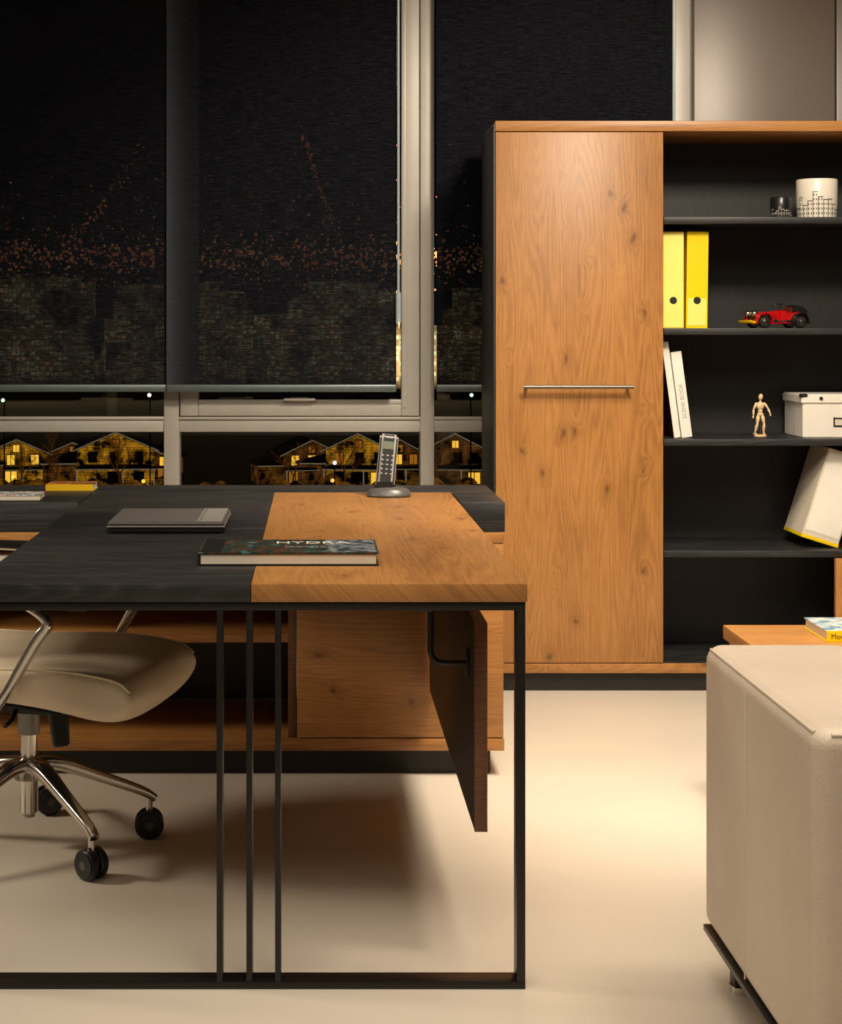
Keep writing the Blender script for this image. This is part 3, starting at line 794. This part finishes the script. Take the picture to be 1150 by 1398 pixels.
for a in ((158,590,11,'sid1',246,.1),(100,604,8,'sid2',256,0),(490,592,9.5,'sid1',246,-.15),(545,600,7,'sid2',252,.1),(425,601,8,'sid2',250,.2),
          (622,592,9,'sid2',246,-.1),(22,600,9,'sid1',250,.2),(668,602,7,'sid1',255,0),(-80,596,9,'sid1',246,0),(205,612,7,'sid2',262,-.1),
          (740,596,9,'sid1',246,0),(-190,600,9,'sid2',246,0),(880,596,9,'sid1',246,0),(585,608,6,'sid2',264,0)):
    house(*a)
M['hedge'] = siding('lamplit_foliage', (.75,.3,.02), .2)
hb = bmesh.new()
for i in range(130):
    x = hr.uniform(-75,60); r = hr.uniform(.5,1.5)
    if -19 < x < -5 and hr.random() < .8: continue
    bmesh.ops.create_icosphere(hb, subdivisions=2, radius=r, matrix=Matrix.Translation((x, hr.uniform(236,241), GZ+r*.6)) @ Matrix.Diagonal((1,1,hr.uniform(.6,1),1)))
me = bpy.data.meshes.new('garden_hedge'); hb.to_mesh(me); hb.free()
o = bpy.data.objects.new('garden_hedge', me); setmat(o, 'hedge'); place(o, None)

def lamp(px, py, mat, Y=232, r=.26):
    sc = 2338/Y; x = (px-431)/sc; z = 1.215-(py-453)/sc
    g = group('street_lamp', (x, Y, GZ))
    cyl('post', (0,0,0), (0,0,z-GZ), .1, 'roof', g, n=8)
    cyl('lamp_arm', (0,0,z-GZ-.3), (0,-1,z-GZ), .07, 'roof', g, n=8)
    ball('lamp_head', (0,-1.1,z-GZ), r, mat, g)
for a in ((205,539,'lampW'),(6,546,'lampG'),(643,539,'lampG'),(457,631,'lampW'),(454,655,'lampO'),(197,656,'lampO'),(20,650,'lampO')):
    lamp(*a)

M['bark'] = plain('bark', (60,40,20), .9, 0, emis=(.6,.2,.02), estr=.05)
def tree(name, px, Y, hgt, seed):
    rnd = random.Random(seed); sc = 2338/Y
    cu = bpy.data.curves.new(name, 'CURVE'); cu.dimensions = '3D'; cu.bevel_depth = 1; cu.bevel_resolution = 1
    def br(p, d, L, r, lv):
        pts = [p]; q = p.copy(); dd = d.copy()
        for k in range(4):
            dd = (dd + Vector((rnd.uniform(-.22,.22), rnd.uniform(-.22,.22), rnd.uniform(-.05,.15)))).normalized(); q = q + dd*L/4; pts.append(q.copy())
        sp = cu.splines.new('POLY'); sp.points.add(len(pts)-1)
        for i2, a in enumerate(pts): sp.points[i2].co = (*a,1); sp.points[i2].radius = r*(1-.12*i2)
        if lv:
            for k in range(4 if lv > 1 else 3):
                an = rnd.uniform(0, 6.28); nd = (dd + Vector((math.cos(an)*.9, math.sin(an)*.9, .1))).normalized()
                br(pts[rnd.choice((2,3,4))], nd, L*.62, r*.55, lv-1)
    br(Vector((0,0,0)), Vector((0,0,1)), hgt*.45, hgt*.018, 4)
    o = bpy.data.objects.new(name, cu); setmat(o, 'bark'); place(o, None, ((px-431)/sc, Y, GZ)); return o
tree('bare_tree', 165, 238, 10, 3); tree('bare_tree', 75, 240, 9, 5); tree('bare_tree', 400, 240, 9, 9); tree('bare_tree', 600, 238, 9, 12); tree('bare_tree', 30, 236, 8, 14); tree('bare_tree', 470, 238, 8, 23)

def city_mat():
    k = NT('lit_facades'); k.t.nodes.remove(k.b); v = k.coord(); sp = k.n('ShaderNodeSeparateXYZ'); k.l(v, sp.inputs[0])
    x, z = sp.outputs[0], sp.outputs[2]
    gx = k.math('FLOOR', k.math('DIVIDE', x, 1.5)); gz = k.math('FLOOR', k.math('DIVIDE', z, 1.7))
    wn = k.n('ShaderNodeTexWhiteNoise', noise_dimensions='2D'); k.l(k.comb(gx, gz), wn.inputs['Vector'])
    on = k.math('GREATER_THAN', wn.outputs['Value'], .45)
    fx = k.math('GREATER_THAN', k.math('FRACT', k.math('DIVIDE', x, 1.5)), .3); fz = k.math('GREATER_THAN', k.math('FRACT', k.math('DIVIDE', z, 1.7)), .35)
    f = k.math('MULTIPLY', on, k.math('MULTIPLY', fx, fz))
    big = k.noise(v, .05, 4, .65); f = k.math('ADD', k.math('MULTIPLY', f, .7), .5)  # constant term paints city haze into the facade glow
    f = k.math('MULTIPLY', f, k.math('MULTIPLY', k.math('SUBTRACT', big, .36, clamp=True), 7))
    f = k.math('MULTIPLY', f, k.math('DIVIDE', k.math('ADD', z, 17.5), 5, clamp=True))
    col = k.ramp(wn.outputs['Value'], [(.30,(1,.60,.22)),(.72,(1,.74,.32)),(1,(.8,.9,.5))])
    e = k.n('ShaderNodeEmission'); k.l(col, e.inputs[0]); k.l(k.math('MULTIPLY', f, 1.15), e.inputs[1])
    k.l(e.outputs[0], k.out.inputs[0]); k.m.cycles.emission_sampling = 'NONE'; return k.m
M['city'] = city_mat()
bm = bmesh.new(); rnd = random.Random(4)
for i in range(320):
    Y = rnd.uniform(560,700); X = rnd.uniform(-230,260); w = rnd.uniform(8,22); top_ = rnd.choice((rnd.uniform(-8,2), rnd.uniform(-4,9), rnd.uniform(2,20)))
    bmesh.ops.create_cube(bm, size=1, matrix=Matrix.Translation((X,Y,(GZ+top_)/2)) @ Matrix.Diagonal((w,10,top_-GZ,1)))
me = bpy.data.meshes.new('city_skyline'); bm.to_mesh(me); bm.free()
o = bpy.data.objects.new('city_skyline', me); setmat(o, 'city'); place(o, None)

M['redE'] = emit('hill_lights_red', (1,.24,.12), 2.3); M['orE'] = emit('hill_lights_orange', (1,.45,.12), 2.4)
sc = 2338/720
def at(px, py, r): return ((px-431)/sc, 720+rnd.uniform(0,30), 1.215-(py-453)/sc, r)
red = []; orr = []
for i in range(1100):
    px = rnd.uniform(-60, 960); py = 395 - abs(rnd.gauss(0,1))*80
    (red if rnd.random()<.6 else orr).append(at(px, py, rnd.uniform(.2,.6)))
for i in range(1100):
    px = rnd.uniform(-60, 960); py = rnd.gauss(347, 12); (red if rnd.random()<.45 else orr).append(at(px, py, rnd.uniform(.3,.9)))
for (a,b),(c,d),sag in (((80,335),(190,193),10),((415,180),(455,300),6),((190,193),(300,340),10),((300,340),(412,180),14),((455,300),(560,345),8)):
    big = 1 if (a,b) in ((80,335),(415,180)) else 0
    for i in range(60 if big else 14):
        t = i/(59 if big else 13); s_ = 1-.6*t if a == 415 else .5+.5*(1-t)
        red.append(at(a+(c-a)*t+rnd.uniform(-3,3), b+(d-b)*t+sag*math.sin(math.pi*t)+rnd.uniform(-3,3), rnd.uniform(.4,1.05)*(s_ if big else .5)))
bm = bmesh.new()
for mi, pts in enumerate((red, orr)):
    for x,y,z,r in pts:
        ret = bmesh.ops.create_icosphere(bm, subdivisions=1, radius=r, matrix=Matrix.Translation((x,y,z)))
        for v in ret['verts']:
            for f in v.link_faces: f.material_index = mi
me = bpy.data.meshes.new('distant_city_lights'); bm.to_mesh(me); bm.free()
o = bpy.data.objects.new('distant_city_lights', me); setmat(o, 'redE'); setmat(o, 'orE'); place(o, None)

# ------------------------------------------------------------------ lights
w = bpy.data.worlds.new('night'); S.world = w; w.use_nodes = True
w.node_tree.nodes['Background'].inputs[0].default_value = (.004,.005,.008,1); w.node_tree.nodes['Background'].inputs[1].default_value = .5
def spot(name, loc, tgt, e, size=90, col=(1,.86,.68), r=.12, blend=.6):
    l = bpy.data.lights.new(name,'SPOT'); l.energy = e; l.spot_size = math.radians(size); l.spot_blend = blend; l.color = col; l.shadow_soft_size = r
    o = bpy.data.objects.new(name, l); S.collection.objects.link(o); o.location = loc
    o.rotation_euler = (Vector(tgt)-Vector(loc)).to_track_quat('-Z','Y').to_euler(); return o
spot('room_spot', (1.25,3.7,2.9), (1.15,5.7,.85), 350, 95, r=.25)
spot('room_spot', (.9,4.3,2.9), (.95,5.0,0), 190, 80, blend=.9, r=.2)
spot('room_spot', (-3.1,3.9,1.9), (-.6,4.4,0.4), 190, 62, blend=.9, r=.3)  # unseen lamp low at the left, lights chair and space under desk
spot('room_spot', (1.6,3.0,2.9), (1.15,2.95,.4), 105, 75, blend=.9, r=.25)
spot('room_spot', (.2,2.0,2.9), (.1,4.2,.7), 80, 70, blend=.9, r=.35)
al = bpy.data.lights.new('soft_ceiling_fill','AREA'); al.energy = 85; al.size = 3; al.color = (1,.89,.74)  # unseen fill light added below the ceiling to soften shadows
ao = bpy.data.objects.new('soft_ceiling_fill', al); S.collection.objects.link(ao); ao.location = (0,2.0,2.95)

# ------------------------------------------------------------------ camera
cam = bpy.data.cameras.new('camera'); co = bpy.data.objects.new('camera', cam); S.collection.objects.link(co)
co.location = (0,0,1.215); co.rotation_euler = (math.pi/2,0,0)
cam.sensor_fit = 'VERTICAL'; cam.sensor_height = 24; cam.lens = 2338/1398*24
cam.shift_x = 144/1398; cam.shift_y = -246/1398
cam.clip_end = 3000; cam.clip_start = .05
S.camera = co
